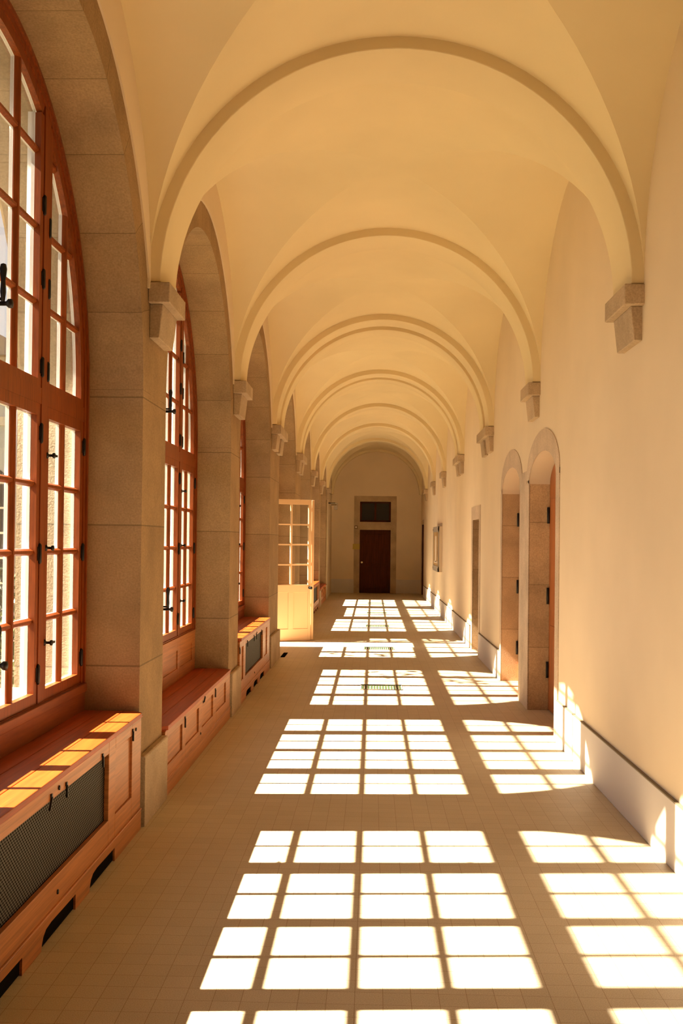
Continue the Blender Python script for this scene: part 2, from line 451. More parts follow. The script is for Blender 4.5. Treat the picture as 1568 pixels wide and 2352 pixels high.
b = MB(); b.box(XO - .1, 2.25, Y0 - .1, Y1 + .6, 4.86, 5.1)  # unseen slab added to stop sky light leaking in above the vault
tag(b.build('roof', M['slate']), 'unseen roof slab added over the vault to block sky light', 'roof', None, 'structure')
k_rib = 2
def rib(ya, yb, label):
    global k_rib
    m = MB(); n = 56
    P = lambda r, t, y: (XC + r * math.cos(t), y, ZS + r * math.sin(t))
    RO = 1.452
    for k in range(n):
        t0, t1 = math.pi * k / n, math.pi * (k + 1) / n
        m.face([P(RS, t0, ya), P(RS, t1, ya), P(RS, t1, yb), P(RS, t0, yb)], 0, None, True)
        m.face([P(RS, t0, ya), P(RO, t0, ya), P(RO, t1, ya), P(RS, t1, ya)]); m.face([P(RS, t0, yb), P(RS, t1, yb), P(RO, t1, yb), P(RO, t0, yb)])
        m.face([P(RO, t0, ya), P(RO, t0, yb), P(RO, t1, yb), P(RO, t1, ya)])
    for sgn in (0, math.pi):
        m.face([P(RS, sgn, ya), P(RO, sgn, ya), P(RO, sgn, yb), P(RS, sgn, yb)])
    o = m.build('trim_%d' % k_rib, M['vault'], None, True); k_rib += 1
    e = o.modifiers.new('bevel', 'BEVEL'); e.width = 0.006; e.segments = 2; e.limit_method = 'ANGLE'; e.angle_limit = math.radians(40)
    tag(o, label, 'vault rib', 'vault ribs', 'structure')
ORD = ['just overhead, before the nearest pair of corbels', 'nearest in view', 'second from the viewer', 'third from the viewer', 'fourth from the viewer', 'fifth from the viewer', 'sixth from the viewer', 'seventh from the viewer']
for i, sp in enumerate(RIBS):
    for j, (a, c) in enumerate(sp):
        rib(a, c, 'plaster vault rib, %s%s' % (ORD[i], '' if len(sp) == 1 else (', front one of a pair' if j == 0 else ', rear one of a pair')))
rib(33.38, 33.59, 'plaster vault rib against the far end wall')

# end walls
def end_wall():
    m = MB(); y = Y1
    # opening for door and overlight cut out of the wall plane
    xs = [-1.75, -0.409, 0.584, 2.0]; zz = [0, 2.03, 2.285, 2.937, 4.9]
    for i in range(3):
        for j in range(4):
            if i == 1 and j in (0, 2): continue
            m.face([(xs[i], y, zz[j]), (xs[i + 1], y, zz[j]), (xs[i + 1], y, zz[j + 1]), (xs[i], y, zz[j + 1])])
    m.box(-.75, .95, Y1 + .2, Y1 + .25, -.05, 3.2)  # unseen backing, with the skin below, added to stop light leaks
    m.face([(-2.1, Y1 + .45, -.1), (2.15, Y1 + .45, -.1), (2.15, Y1 + .45, 4.9), (-2.1, Y1 + .45, 4.9)])
    return m.build('wall_far', M['wall'])
tag(end_wall(), 'cream end wall of the corridor around the dark door', 'wall', None, 'structure')
b = MB(); b.face([(-2.1, Y0, -.4), (2.15, Y0, -.4), (2.15, Y0, 4.9), (-2.1, Y0, 4.9)])
tag(b.build('wall_near', M['wall']), 'cream wall closing the corridor behind the viewer', 'wall', None, 'structure')
b = MB()
for a, c in ((-1.317, -0.588), (0.768, 1.557)): b.box(a, c, Y1 - 0.02, Y1 + .02, 0.0, 0.44)
tag(b.build('baseboard_far', M['dado'], None, True, 0.004), 'grey dado band along the foot of the end wall', 'dado', None, 'structure')

# right wall with door openings
OPEN = [(8.92, 10.44, 2.24, 0.26), (11.09, 12.60, 2.24, 0.26), (15.30, 16.25, 2.00, 0.0), (31.7, 32.95, 2.20, 0.0)]
def arc_pts(a, c, zs_, rise, n=24):
    if rise <= 0: return [(c, zs_), (a, zs_)]
    return [((a + c) / 2 + (c - a) / 2 * math.cos(math.pi * k / n), zs_ + rise * math.sin(math.pi * k / n)) for k in range(n + 1)]
def right_wall():
    m = MB(); y = Y0
    for a, c, zs_, rise in OPEN:
        m.face([(XR, y, 0), (XR, a, 0), (XR, a, ZTOP), (XR, y, ZTOP)]); y = c
        p = arc_pts(a, c, zs_, rise)
        for (ya, za), (yb, zb) in zip(p, p[1:]): m.face([(XR, ya, za), (XR, yb, zb), (XR, yb, ZTOP), (XR, ya, ZTOP)])
    m.face([(XR, y, 0), (XR, Y1, 0), (XR, Y1, ZTOP), (XR, y, ZTOP)])
    m.face([(2.1, Y0, -.2), (2.1, Y1 + .4, -.2), (2.1, Y1 + .4, 4.9), (2.1, Y0, 4.9)])  # unseen outer skin added behind the wall against sky leaks
    return m.build('wall_right', M['wall'], None, False)
tag(right_wall(), 'long cream plaster wall facing the windows', 'wall', None, 'structure')

def baseboard(name, a, c, label):
    m = MB(); m.box(1.537, XR + .01, a, c, 0, 0.347)
    o = m.build(name, M['dado'], None, True, 0.005); tag(o, label, 'dado', 'grey dado along the right wall', 'structure')
    m = MB(); m.box(1.535, XR + .008, a, c, 0.347, 0.354)  # narrow top strip, darker than the dado face
    tag(m.build('ledge', M['ledge'], o), 'dark top ledge')
baseboard('baseboard_right', Y0, 8.74, 'grey dado running from the viewer to the nearest arched door')
baseboard('baseboard_right_middle', 12.73, 15.12, 'short grey dado between the arched doors and the square doorway')
baseboard('baseboard_right_far', 16.47, 31.55, 'long grey dado from the square doorway to the far end')

# ------------------------------------------------------------------ right-hand doors
def side_door(n, a, c, zs_, rise, fo, arched, label, leafmat, frame_out):
    root = empty('door_%d' % n, (XR, (a + c) / 2, 0)); tag(root, label, 'door', None, 'structure')
    inv = lambda o: (setattr(o, 'parent', root), setattr(o, 'matrix_parent_inverse', root.matrix_basis.inverted()))
    XD = 1.757
    # reveal
    m = MB()
    for y in (a, c): m.face([(XR, y, 0), (XD + .05, y, 0), (XD + .05, y, zs_), (XR, y, zs_)], 0, [(0, 0), (1, 0), (1, zs_ / 0.62), (0, zs_ / 0.62)])
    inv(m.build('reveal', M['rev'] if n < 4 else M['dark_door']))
    m = MB(); p = arc_pts(a, c, zs_, rise)
    for (ya, za), (yb, zb) in zip(p, p[1:]): m.face([(XR - .004, ya, za), (XR - .004, yb, zb), (XD + .05, yb, zb), (XD + .05, ya, za)], 0, None, True)
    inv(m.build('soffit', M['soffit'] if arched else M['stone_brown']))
    # stone surround
    m = MB(); ya, yc, zt = frame_out; X1 = XR - 0.007
    if arched:
        po = arc_pts(ya, yc, 2.29, zt - 2.29); pi_ = arc_pts(a, c, zs_, rise)
        for (o0, o1, i0, i1) in zip(po, po[1:], pi_, pi_[1:]):
            m.face([(X1, *o0), (X1, *o1), (X1, *i1), (X1, *i0)]); m.face([(X1, *o0), (XR, *o0), (XR, *o1), (X1, *o1)])
            m.face([(X1, *i0), (X1, *i1), (XR, *i1), (XR, *i0)])
        for s_, (u, w) in ((0, (ya, a)), (1, (c, yc))):
            m.box(X1, XR + .003, u, w, 0, zs_); m.face([(X1, u, zs_), (X1, w, zs_), (X1, w if s_ else w, 2.24), (X1, u, 2.29)])
    else:
        m.box(X1, XR + .003, ya, a, 0, zt); m.box(X1, XR + .003, c, yc, 0, zt); m.box(X1, XR + .003, a, c, zs_, zt)
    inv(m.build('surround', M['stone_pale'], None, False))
    # leaf
    m = MB(); q = arc_pts(a + .005, c - .005, zs_ - .01, rise)
    prof = [(c - .005, 0.01)] + q + [(a + .005, 0.01)]
    m.prism([(y, z) for y, z in prof], XD, XD + 0.045)
    leaf = m.build('leaf', leafmat); inv(leaf)
    m = MB(); yc_ = (a + c) / 2
    for u0, u1 in ((a + .12, yc_ - .07), (yc_ + .07, c - .12)):
        for z0, z1 in ((.15, .85), (1.0, zs_ - .15)):
            m.box(XD - .008, XD + .01, u0, u1, z0, z1)
    pn = m.build('panel', leafmat, leaf, True, 0.006)
    for z in (.32, 1.05, 1.85):
        m = MB(); m.lathe([(0.013, 0), (0.013, .16)], (XD - .014, c - .012, z)); m.build('hinge', M['iron'], leaf)
    m = MB(); m.lathe([(0.012, 0), (0.012, .05), (.022, .055), (.022, .075), (0.0, .08)][::-1], (XD - .08, a + .10, 1.02), 'x')
    m.lathe([(.008, -.1), (.010, -.02), (.010, .02)], (XD - .055, a + .10, 1.02), 'y')
    tag(m.build('handle', M['brass'], leaf), 'brass lever handle')
    return root
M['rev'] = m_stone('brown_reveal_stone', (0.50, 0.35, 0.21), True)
side_door(1, *OPEN[0], 0, True, 'nearest arched doorway on the right wall, orange wooden leaf in a stone surround', M['door'], (8.75, 10.61, 2.70))
side_door(2, *OPEN[1], 0, True, 'second arched doorway on the right wall, just beyond the nearest one', M['door'], (10.92, 12.73, 2.70))
side_door(3, *OPEN[2], 0, False, 'narrow square-headed doorway on the right wall past the two arched doors', M['dark_door'], (15.12, 16.47, 2.20))
side_door(4, *OPEN[3], 0, False, 'dark doorway on the right wall close to the far end', M['dark_door'], (31.56, 33.09, 2.34))
b = MB(); b.box(XR - 0.006, XR + .003, 10.60, 10.93, 0, 2.38)
k_tr = k_rib; tag(b.build('trim_%d' % k_tr, M['stone_pale']), 'pale stone post standing between the two arched doorways', 'stone post', None, 'structure')

# ------------------------------------------------------------------ end door
root = empty('door_5', (0.09, Y1, 0)); tag(root, 'dark brown wooden door with overlight in the far end wall', 'door', None, 'structure')
def put(o, root=root):
    o.parent = root; o.matrix_parent_inverse = root.matrix_basis.inverted(); return o
m = MB(); y0, y1 = Y1 - .012, Y1 + .003
m.box(-0.595, -0.409, y0, y1, 0, 3.118); m.box(0.584, 0.768, y0, y1, 0, 3.118); m.box(-.409, .584, y0, y1, 2.03, 2.285); m.box(-.409, .584, y0, y1, 2.937, 3.118)
put(m.build('surround', M['stone_plain']))
m = MB()
for z0, z1 in ((0, 2.03), (2.285, 2.937)):
    for x in (-.409, .584): m.face([(x, Y1, z0), (x, Y1 + .2, z0), (x, Y1 + .2, z1), (x, Y1, z1)])
    for z in (z0, z1): m.face([(-.409, Y1, z), (.584, Y1, z), (.584, Y1 + .2, z), (-.409, Y1 + .2, z)])
put(m.build('reveal', M['stone_brown']))
m = MB(); m.box(-.409, .584, Y1 + .12, Y1 + .165, 0.005, 2.03); leaf = put(m.build('leaf', M['dark_door']))
for z0, z1 in ((.14, .85), (.95, 1.9)):
    m = MB(); m.box(-.29, .46, Y1 + .108, Y1 + .13, z0, z1); m.build('panel', M['dark_door'], leaf, True, 0.01).matrix_parent_inverse = (root.matrix_basis).inverted()
for ch in leaf.children: ch.matrix_parent_inverse = Matrix.Identity(4)
m = MB(); m.lathe([(.03, 0), (.032, .02), (.02, .035), (0, .036)][::-1], (-.335, Y1 + .085, .98), 'y'); tag(m.build('knob', M['brass'], leaf), 'small bright round knob')
m = MB(); m.box(-.409, -.35, Y1 + .10, Y1 + .15, 2.285, 2.937); m.box(.525, .584, Y1 + .10, Y1 + .15, 2.285, 2.937); m.box(.06, .115, Y1 + .10, Y1 + .15, 2.285, 2.937)
m.box(-.409, .584, Y1 + .10, Y1 + .15, 2.285, 2.34); m.box(-.409, .584, Y1 + .10, Y1 + .15, 2.89, 2.937)
ol = put(m.build('overlight', M['dark_door']))
m = MB(); m.box(-.35, .525, Y1 + .122, Y1 + .128, 2.33, 2.90); tag(m.build('pane', M['dark_glass'], ol), 'dark glass')

# small things on the end wall
m = MB(); m.box(-.63, -.405, Y1 - .018, Y1 - .0125, 1.40, 1.575)
tag(m.build('notice', M['paper'], None, True, .001), 'small yellow notice fixed on the stone surround left of the end door', 'notice')
r_ = empty('light_switch', (-.53, Y1 - .0125, 2.11)); tag(r_, 'small pale switch on the end door surround above the yellow notice', 'switch')
m = MB(); m.box(-.045, .045, -.012, 0, -.055, .055); m.build('plate', M['sign'], r_, True, .003)
m = MB(); m.box(-.024, .024, -.02, -.011, -.03, .03); m.build('rocker', M['white'], r_, True, .003)
r_ = empty('emergency_sign', (-1.317, 31.0, 2.70)); tag(r_, 'small bracketed emergency sign high on the left wall near the far end', 'sign')
m = MB(); m.box(0, .06, -.03, .03, .07, .10); m.lathe([(.012, 0), (.012, .20)], (0.0, 0, .085), 'x', 8); m.build('bracket', M['iron'], r_)
m = MB(); m.box(.06, .26, -.02, .02, .0, .07); pl = m.build('plate', M['sign'], r_, True, .003)
m = MB()
for a in ((.06, .26, .0, .012), (.06, .26, .058, .07), (.06, .072, 0, .07), (.248, .26, 0, .07)): m.box(a[0], a[1], -.026, -.019, a[2], a[3])
m.build('border', M['white'], pl)
m = MB(); m.box(.17, .27, .03, .09, -.11, .085); m.build('housing', M['grey_frame'], r_, True, .004)

# picture case on the right wall
r_ = empty('picture_case', (XR, 24.35, 1.5)); tag(r_, 'shallow grey-framed wall case with a golden picture, on the right wall', 'picture')
m = MB(); m.box(-.075, 0, -1.0, 1.0, -.51, .51); m.build('case', M['soffit'], r_, True, .004)
m = MB()
for q in ((-1, 1, -.51, -.39), (-1, 1, .39, .51), (-1, -.9, -.51, .51), (.9, 1, -.51, .51)): m.box(-.092, -.07, *q)
fr = m.build('frame', M['grey_frame'], r_, True, .003)
for yy in (-.94, .94):
    for zz in (-.45, .45):
        m = MB(); m.lathe([(0.0, -.006), (.022, -.005), (.022, .004)], (-.092, yy, zz), 'x', 10); m.build('screw', M['iron'], fr)
m = MB(); m.box(-.083, -.07, -.9, .9, -.39, .39); tag(m.build('picture', M['art'], r_), 'golden picture with a pale upright motif')
m = MB(); m.box(-.088, -.08, -.3, .25, -.30, .30)
m.box(-.088, -.08, -.6, .6, -.33, -.28); m.build('motif', M['soffit'], r_)
m = MB(); m.box(-.012, 0, -1.0, .6, .51, .58); m.build('shade_strip', M['stone_pale'], r_)  # thin strip standing in for the grey shadow above the case

# ------------------------------------------------------------------ corbels
def corbel(side, ya, yb, label):
    s = 1 if side < 0 else -1
    xw = (-1.317 if side < 0 else XR); w = yb - ya
    r = empty('stone_corbel', (xw, ya, 2.84)); tag(r, label, 'corbel', 'stone corbels under the vault ribs')
    m = MB(); xa, xb = sorted((-.012 * s, .115 * s)); m.box(xa, xb, 0, w, .20, .319); m.build('slab', M['stone_plain'], r, True, .006)
    def console(y0, y1):
        m = MB(); m.prism_y([(-.012 * s, 0), (.045 * s, 0), (.068 * s, .20), (-.012 * s, .20)], y0, y1); m.build('console', M['stone_plain'], r, True, .005)
    if w < .8: console(.05, w - .035)
    else: console(.05, .43); console(w - .45, w - .05)
for i, (a, c) in enumerate(PIERS):
    dbl = c - a > 1
    where = ['nearest', 'second', 'third', 'fourth', 'fifth', 'sixth', 'seventh']
    if i == 0: continue
    kind = 'wide two-legged stone corbel' if dbl else 'stone corbel'
    A, C = (a + .092, c - .05 if not dbl else c - .08)
    corbel(-1, A, C, '%s on the window side, %s from the viewer' % (kind, where[i - 1]))
    corbel(1, A, C, '%s on the plain right wall, %s from the viewer' % (kind, where[i - 1]))

# pier plinths
for i, (a, c) in enumerate(PIERS[1:]):
    m = MB(); m.prism_y([(XL + .0005, 0), (-1.288, 0), (-1.288, .395), (-1.296, .403), (XL + .0005, .403)], a + .002, c - .002)
    tag(m.build('pier_plinth', M['stone_plain'], None, True, .004), 'low stone plinth at the foot of the %s window pier from the viewer' % ['nearest', 'second', 'third, wide', 'fourth, wide', 'fifth', 'sixth', 'seventh'][i], 'plinth', 'plinths of the window piers')

# ------------------------------------------------------------------ windows
XI, XG, XE = -1.658, -1.69, -1.708     # inner face, glass, outer face of the sashes
ZB, ZP0, ZP1, ZSH, ZT, ZU = 0.827, 0.882, 2.260, 2.318, 2.398, 2.440
RF, RCAS, RPANE = 1.54, 1.483, 1.43
ZM = [1.238, 1.580, 1.920]; ZMU = [2.825, 3.200, 3.575]
def bar_v(m, u, z0, z1, w=.030):
    h = w / 2; t = .007
    m.prism_z([(XG, u - h), (XG + .006, u - h), (XI - .005, u - t), (XI - .005, u + t), (XG + .006, u + h), (XG, u + h)], z0, z1)
    m.box(XE, XG, u - h, u + h, z0, z1, 1)
def bar_h(m, z, u0, u1, w=.030):
    h = .017; t = .007
    m.prism_y([(XG, z - h), (XG + .004, z - h), (XI - .011, z - t), (XI - .011, z + t), (XG + .004, z + h), (XG, z + h)], u0, u1)
    m.box(XG - .010, XG, u0, u1, z - h, z + h, 1)
def arc_u(z, R): return math.sqrt(max(R * R - (z - ZA) ** 2, 0))
def arc_z(u, R): return ZA + math.sqrt(max(R * R - u * u, 0))
def hinge(u, z, par, x=XI + .006, h=.085):
    m = MB(); m.lathe([(.0, -.01), (.006, -.006), (.0095, 0), (.0095, h), (.006, h + .006), (0, h + .01)], (x, u, z), 'z', 10)
    m.box(x - .008, x - .002, u - .022, u + .022, z + .008, z + h - .008)
    return m.build('hinge', M['iron'], par)
def knob(u, z, par, turn=0):
    m = MB(); m.lathe([(.016, 0), (.016, .006), (.007, .010), (.007, .028), (.014, .033), (.014, .042), (0, .046)], (XI, u, z), 'x', 10)
    if turn: m.box(XI + .03, XI + .040, u - .006, u + .055, z - .005 + turn * .0, z + .006)
    return m.build('latch', M['iron'], par)
def espagnolette(u, z, par):
    m = MB()
    m.box(XI - .002, XI + .012, u - .018, u + .018, z - .05, z + .19)
    m.lathe([(.010, 0), (.010, .06), (.020, .07), (.020, .085), (0, .09)], (XI + .01, u, z), 'x', 10)
    m.lathe([(.007, 0), (.013, .05), (.010, .10), (.016, .15), (.012, .17), (0, .175)], (XI + .055, u, z), 'z', 10)
    m.lathe([(.007, 0), (.007, .06)], (XI, u, z + .02), 'x', 8)
    return m.build('handle', M['iron'], par)

def casement(root, sgn, kind, upper, panel_low=False, skip=False):
    """one sash with its panes; u is measured from the window axis"""
    if kind == 'mid': stA, pA, mu, pB, stB = 0.0, .052, .370, .665, .714
    else: stA, pA, mu, pB, stB = .802, .850, 1.1375, RPANE, RCAS
    m = MB(); g = MB(); S = lambda y: sgn * y
    def yb(x0, x1, a, c, z0, z1, mm=m):
        mm.box(XG, x1, *sorted((S(a), S(c))), z0, z1); mm.box(x0, XG, *sorted((S(a), S(c))), z0, z1, 1)
    if not upper:
        yb(XE, XI, stA + .001, pA, ZB, ZSH); yb(XE, XI, pB, stB - .001, ZB, ZSH)
        yb(XE, XI, pA, pB, ZB, ZP0); yb(XE, XI, pA, pB, ZP1, ZSH)
        bar_v(m, S(mu), ZP0, ZP1, .034 if kind == 'mid' else .026)
        for z in ZM: bar_h(m, z, *sorted((S(pA), S(pB))))
        g.box(XG - .002, XG + .002, *sorted((S(pA), S(pB))), ZP0, ZP1)
    else:
        if kind == 'mid':
            aA = math.acos(stB / RCAS); aB = math.pi / 2 - .0007
            yb(XE, XI, stA + .001, pA, ZT, arc_z(stA, RPANE) + .02); yb(XE, XI, pB, stB - .001, ZT, arc_z(stB, RPANE) + .01)
            a0, a1 = (aA, aB) if sgn > 0 else (math.pi - aA, math.pi - aB)
            m.ring(0, ZA, RPANE, RCAS, min(a0, a1), max(a0, a1), XG, XI - .0012, 14); m.ring(0, ZA, RPANE, RCAS, min(a0, a1), max(a0, a1), XE + .0012, XG, 14, 1)
            ztop = lambda u: arc_z(u, RPANE)
        else:
            yb(XE, XI, stA + .001, pA, ZT, arc_z(stA, RPANE) + .02); yb(XE, XI, pB, stB - .001, ZT, ZA)
            a1_ = math.acos(stA / RCAS)
            a0, a1 = (0, a1_) if sgn > 0 else (math.pi - a1_, math.pi)
            m.ring(0, ZA, RPANE, RCAS, a0, a1, XG, XI - .0012, 20); m.ring(0, ZA, RPANE, RCAS, a0, a1, XE + .0012, XG, 20, 1)
            ztop = lambda u: arc_z(u, RPANE)
        yb(XE, XI, pA, pB, ZT, ZU)
        bar_v(m, S(mu), ZU, ztop(mu) + .015, .034 if kind == 'mid' else .026)
        for z in ZMU:
            e = min(pB, arc_u(z, RPANE) + .01)
            if e > pA + .05 and z < ztop(pA): bar_h(m, z, *sorted((S(pA), S(e))))
        n = 14; us = [pA + (pB - pA) * k / n for k in range(n + 1)]
        if kind != 'mid': us = [pA + (pB - pA) * math.sin(math.pi / 2 * k / n) for k in range(n + 1)]
        for ua, ub in zip(us, us[1:]):
            za, zb = max(ztop(ua), ZU), max(ztop(ub), ZU)
            for x in (XG - .002, XG + .002): g.face([(x, S(ua), ZU), (x, S(ub), ZU), (x, S(ub), zb), (x, S(ua), za)])
    o = m.build('casement', [M['wood_v'], M['white_paint']], root, False)
    tag(g.build('pane', M['glass'], o, True), 'clear glass panes')
    hu = S(stB) if kind == 'mid' else (S(stB) if not upper else S(stA))
    for z in ((.93, 1.53, 2.13) if not upper else ((2.46, 2.90, 3.27) if kind == 'mid' else (2.45, 2.87, 3.18))): hinge(hu, z, o)
    if not upper and kind == 'end':
        for z, t in ((1.12, 1), (1.60, 0), (2.07, 1)): knob(S(stA + .02), z, o, t)
    if kind == 'mid' and sgn > 0: espagnolette(.012, 1.10 if not upper else 2.66, o)
    return o

def window_frame(root, door=False):
    m = MB()
    xo, xi = -1.745, -1.652
    zb = .79 if not door else 0
    xm = -1.698
    for s in (-1, 1):
        for a_, b2, mi in ((xm, xi, 0), (xo, xm, 1)):
            m.box(a_, b2, *sorted((s * RF, s * RCAS)), zb, ZA, mi)
            m.box(a_ + (.0012 if mi else 0), b2 - (0 if mi else .0012), *sorted((s * .802, s * .714)), zb, arc_z(.76, RCAS) + .03, mi)
        m.box(xi - .004, xi + .012, *sorted((s * RF, s * (RF - .022))), zb, ZA)      # bead on the wall side
    m.ring(0, ZA, RCAS, RF, 0, math.pi, xm, xi, 48); m.ring(0, ZA, RCAS, RF, 0, math.pi, xo, xm, 48, 1)
    m.ring(0, ZA, RF - .022, RF, 0, math.pi, xi - .004, xi + .012, 48)
    m.box(xm, xi - .0024, -RCAS, RCAS, ZSH, ZT); m.box(xo + .0024, xm, -RCAS, RCAS, ZSH, ZT, 1)
    if not door: m.box(xo, xi + .003, -RF + .004, RF - .004, .786, ZB)
    return m.build('frame', [M['wood_v'], M['white_paint']], root, False)

def make_window():
    r = empty('window_1')
    window_frame(r)
    for up_ in (False, True):
        for s in (-1, 1):
            for k in ('mid', 'end'): casement(r, s, k, up_)
    return r
WORD = ['nearest in view, left edge of the photo', 'second in view', 'third in view', '', 'first past the open glazed door', 'second past the open glazed door', 'farthest of the row']
w0 = make_window(); n_w = 0
for i, c in enumerate(CEN):
    if i == DOOR: continue
    o = w0 if i == 0 else copy_tree(w0)
    n_w += 1; o.name = 'window_%d' % n_w; o.location = (0, c, 0)
    tag(o, 'tall arched oak casement window, %s' % WORD[i], 'window', 'arched windows of the corridor', 'structure')

# glazed doorway bay
def leaf_panel(m, u0, u1, sgn, z0=0.01):
    a, c = sorted((sgn * u0, sgn * u1)); m.box(XE, XI, a, c, z0, ZP0)
r = empty('door_6', (0, CEN[DOOR], 0)); tag(r, 'tall arched glazed doorway to the courtyard behind the open cream leaf', 'door', None, 'structure')
window_frame(r, True)
for up_ in (False, True):
    for s in (-1, 1):
        for k in ('mid', 'end'):
            if not up_ and s > 0 and k == 'mid': continue
            o = casement(r, s, k, up_)
            if not up_:
                m = MB(); leaf_panel(m, *( (.002, .712) if k == 'mid' else (.804, 1.481)), s); tag(m.build('panel', M['cream_door'], o, True, .004), 'cream lower panel')
# the open leaf and the folded one behind its free edge
def glazed_leaf(root, name, width):
    t = .02; st = .052
    f = MB(); f.box(0, st, -t, t, .012, 2.33); f.box(width - st, width, -t, t, .012, 2.33)
    f.box(st, width - st, -t, t, 2.25, 2.33); f.box(st, width - st, -t, t, .80, .925); f.box(st, width - st, -t, t, .012, .20)
    f.box(width / 2 - .045, width / 2 + .045, -t, t, .2, .80)
    o = f.build(name, M['cream_door'], root, True, .003)
    m = MB(); m.box(width / 2 - .014, width / 2 + .014, -t, t, .925, 2.25)
    for k in (1, 2, 3):
        z = .925 + (2.25 - .925) * k / 4; m.box(st, width - st, -t * .9, t * .9, z - .012, z + .012)
    m.build('glazing_bar', M['cream_door'], o, True, .003)
    m = MB()
    for a, c in ((st, width / 2 - .045), (width / 2 + .045, width - st)): m.box(a, c, -.008, .008, .2, .80)
    m.build('panel', M['cream_door'], o)
    m = MB(); m.box(st, width - st, -.002, .002, .925, 2.25); tag(m.build('pane', M['glass'], o), 'clear glass')
    return o
r = empty('glazed_door', (-1.655, CEN[DOOR] + .725, 0)); tag(r, 'cream half-glazed double leaf standing open into the corridor on the left', 'door')
l1 = glazed_leaf(r, 'leaf', .72); l1.rotation_euler.z = math.radians(28)
m = MB(); m.lathe([(.022, 0), (.022, .006), (.009, .01), (.009, .04), (.026, .05), (.026, .068), (0, .076)], (.69, -.02, .875), 'y', 12)
for i_, v in enumerate(m.v): m.v[i_] = (v[0], -.04 - v[1], v[2])
tag(m.build('knob', M['iron'], l1), 'dark round door knob')
for z in (.3, 1.15, 2.0):
    m = MB(); m.lathe([(.010, 0), (.010, .1)], (-.004, -.018, z)); m.build('hinge', M['iron'], l1)
l2 = glazed_leaf(r, 'folded_leaf', .62)
l2.location = (.72 * math.cos(math.radians(28)) + .03, .72 * math.sin(math.radians(28)) + .012, 0); l2.rotation_euler.z = math.radians(95.9)

# ------------------------------------------------------------------ benches
def panelled_front(m, x, ya, yb, z0, z1, holes, d=.014, t=.024):
    """face board at x with recessed panels or open holes: holes = (y0, y1, z0, z1)"""
    ys = sorted({ya, yb, *[h[0] for h in holes], *[h[1] for h in holes]})
    for a, c in zip(ys, ys[1:]):
        hs = [h for h in holes if h[0] <= a + 1e-6 and h[1] >= c - 1e-6]
        if not hs: m.box(x - t, x, a, c, z0, z1)
        else:
            h = hs[0]; m.box(x - t, x, a, c, z0, h[2]); m.box(x - t, x, a, c, h[3], z1)
def seat_top(m, c, z0, z1, ends=True):
    a, b_ = c - HALF + .004, c + HALF - .004
    xs = [-1.655, -1.535, -1.415, -1.298]
    for k, (p, q) in enumerate(zip(xs, xs[1:])):
        if k < 2: m.box(p, q - .003, a, b_, z0, z1)
        else: m.prism_z([(p, a), (q - .05, a), (q, a + .055), (q, b_ - .055), (q - .05, b_), (p, b_)], z0, z1)
    m.box(-1.655, -1.305, a, b_, z0 - .004, z0 + .004)
def backboard(r, c, z0, panels=True):
    m = MB(); X = -1.642
    hs = []
    if panels:
        e = -1.37
        while e < 1.3: hs.append((c + e, c + e + .61, z0 + .10, z0 + .255)); e += .712
    panelled_front(m, X, c - HALF + .003, c + HALF - .003, z0, .80, hs, t=.016)
    m.box(X - .016, X - .010, c - HALF + .003, c + HALF - .003, z0, .80)
    m.box(X - .01, X + .012, c - HALF + .003, c + HALF - .003, .775, .822) if not panels else m.box(X - .01, X + .004, c - HALF + .003, c + HALF - .003, .79, .818)
    m.build('backboard', M['wood'] if panels else M['apron'], r, True, .003)
def kickboard(m, x, a, c, cuts, h=.112):
    e = a
    for u0, u1 in cuts:
        m.box(x - .010, x, e, u0, 0, h); e = u1
        pr = [(u0, h), (u1, h), (u1, .068), (u0 + .13, .074), (u0 + .06, .068), (u0 + .025, .05), (u0 + .008, .025), (u0, .0)]
        m.face([(x, y, z) for y, z in pr]); m.face([(x - .010, y, z) for y, z in pr][::-1])
        for k in range(len(pr)):
            (y0, z0), (y1, z1) = pr[k], pr[(k + 1) % len(pr)]
            m.face([(x, y0, z0), (x - .010, y0, z0), (x - .010, y1, z1), (x, y1, z1)])
    m.box(x - .010, x, e, c, 0, h)
def pull(r, y, z0, z1, lean=0.0, x=-1.306):
    m = MB(); m.box(x - .002, x + .006, y - .008, y + .008, z1 - .004, z1 + .012)
    m.hexa([(x, y - .0035 - lean, z0), (x + .009, y - .0035 - lean, z0), (x + .009, y + .0035 - lean, z0), (x, y + .0035 - lean, z0)],
           [(x, y - .0035, z1), (x + .009, y - .0035, z1), (x + .009, y + .0035, z1), (x, y + .0035, z1)])
    m.build('latch', M['iron'], r)
def screw(r, y, z, x=-1.306):
    m = MB(); m.lathe([(.010, 0), (.010, .004), (0, .006)], (x, y, z), 'x', 10); m.build('screw', M['iron'], r)
XF = -1.307
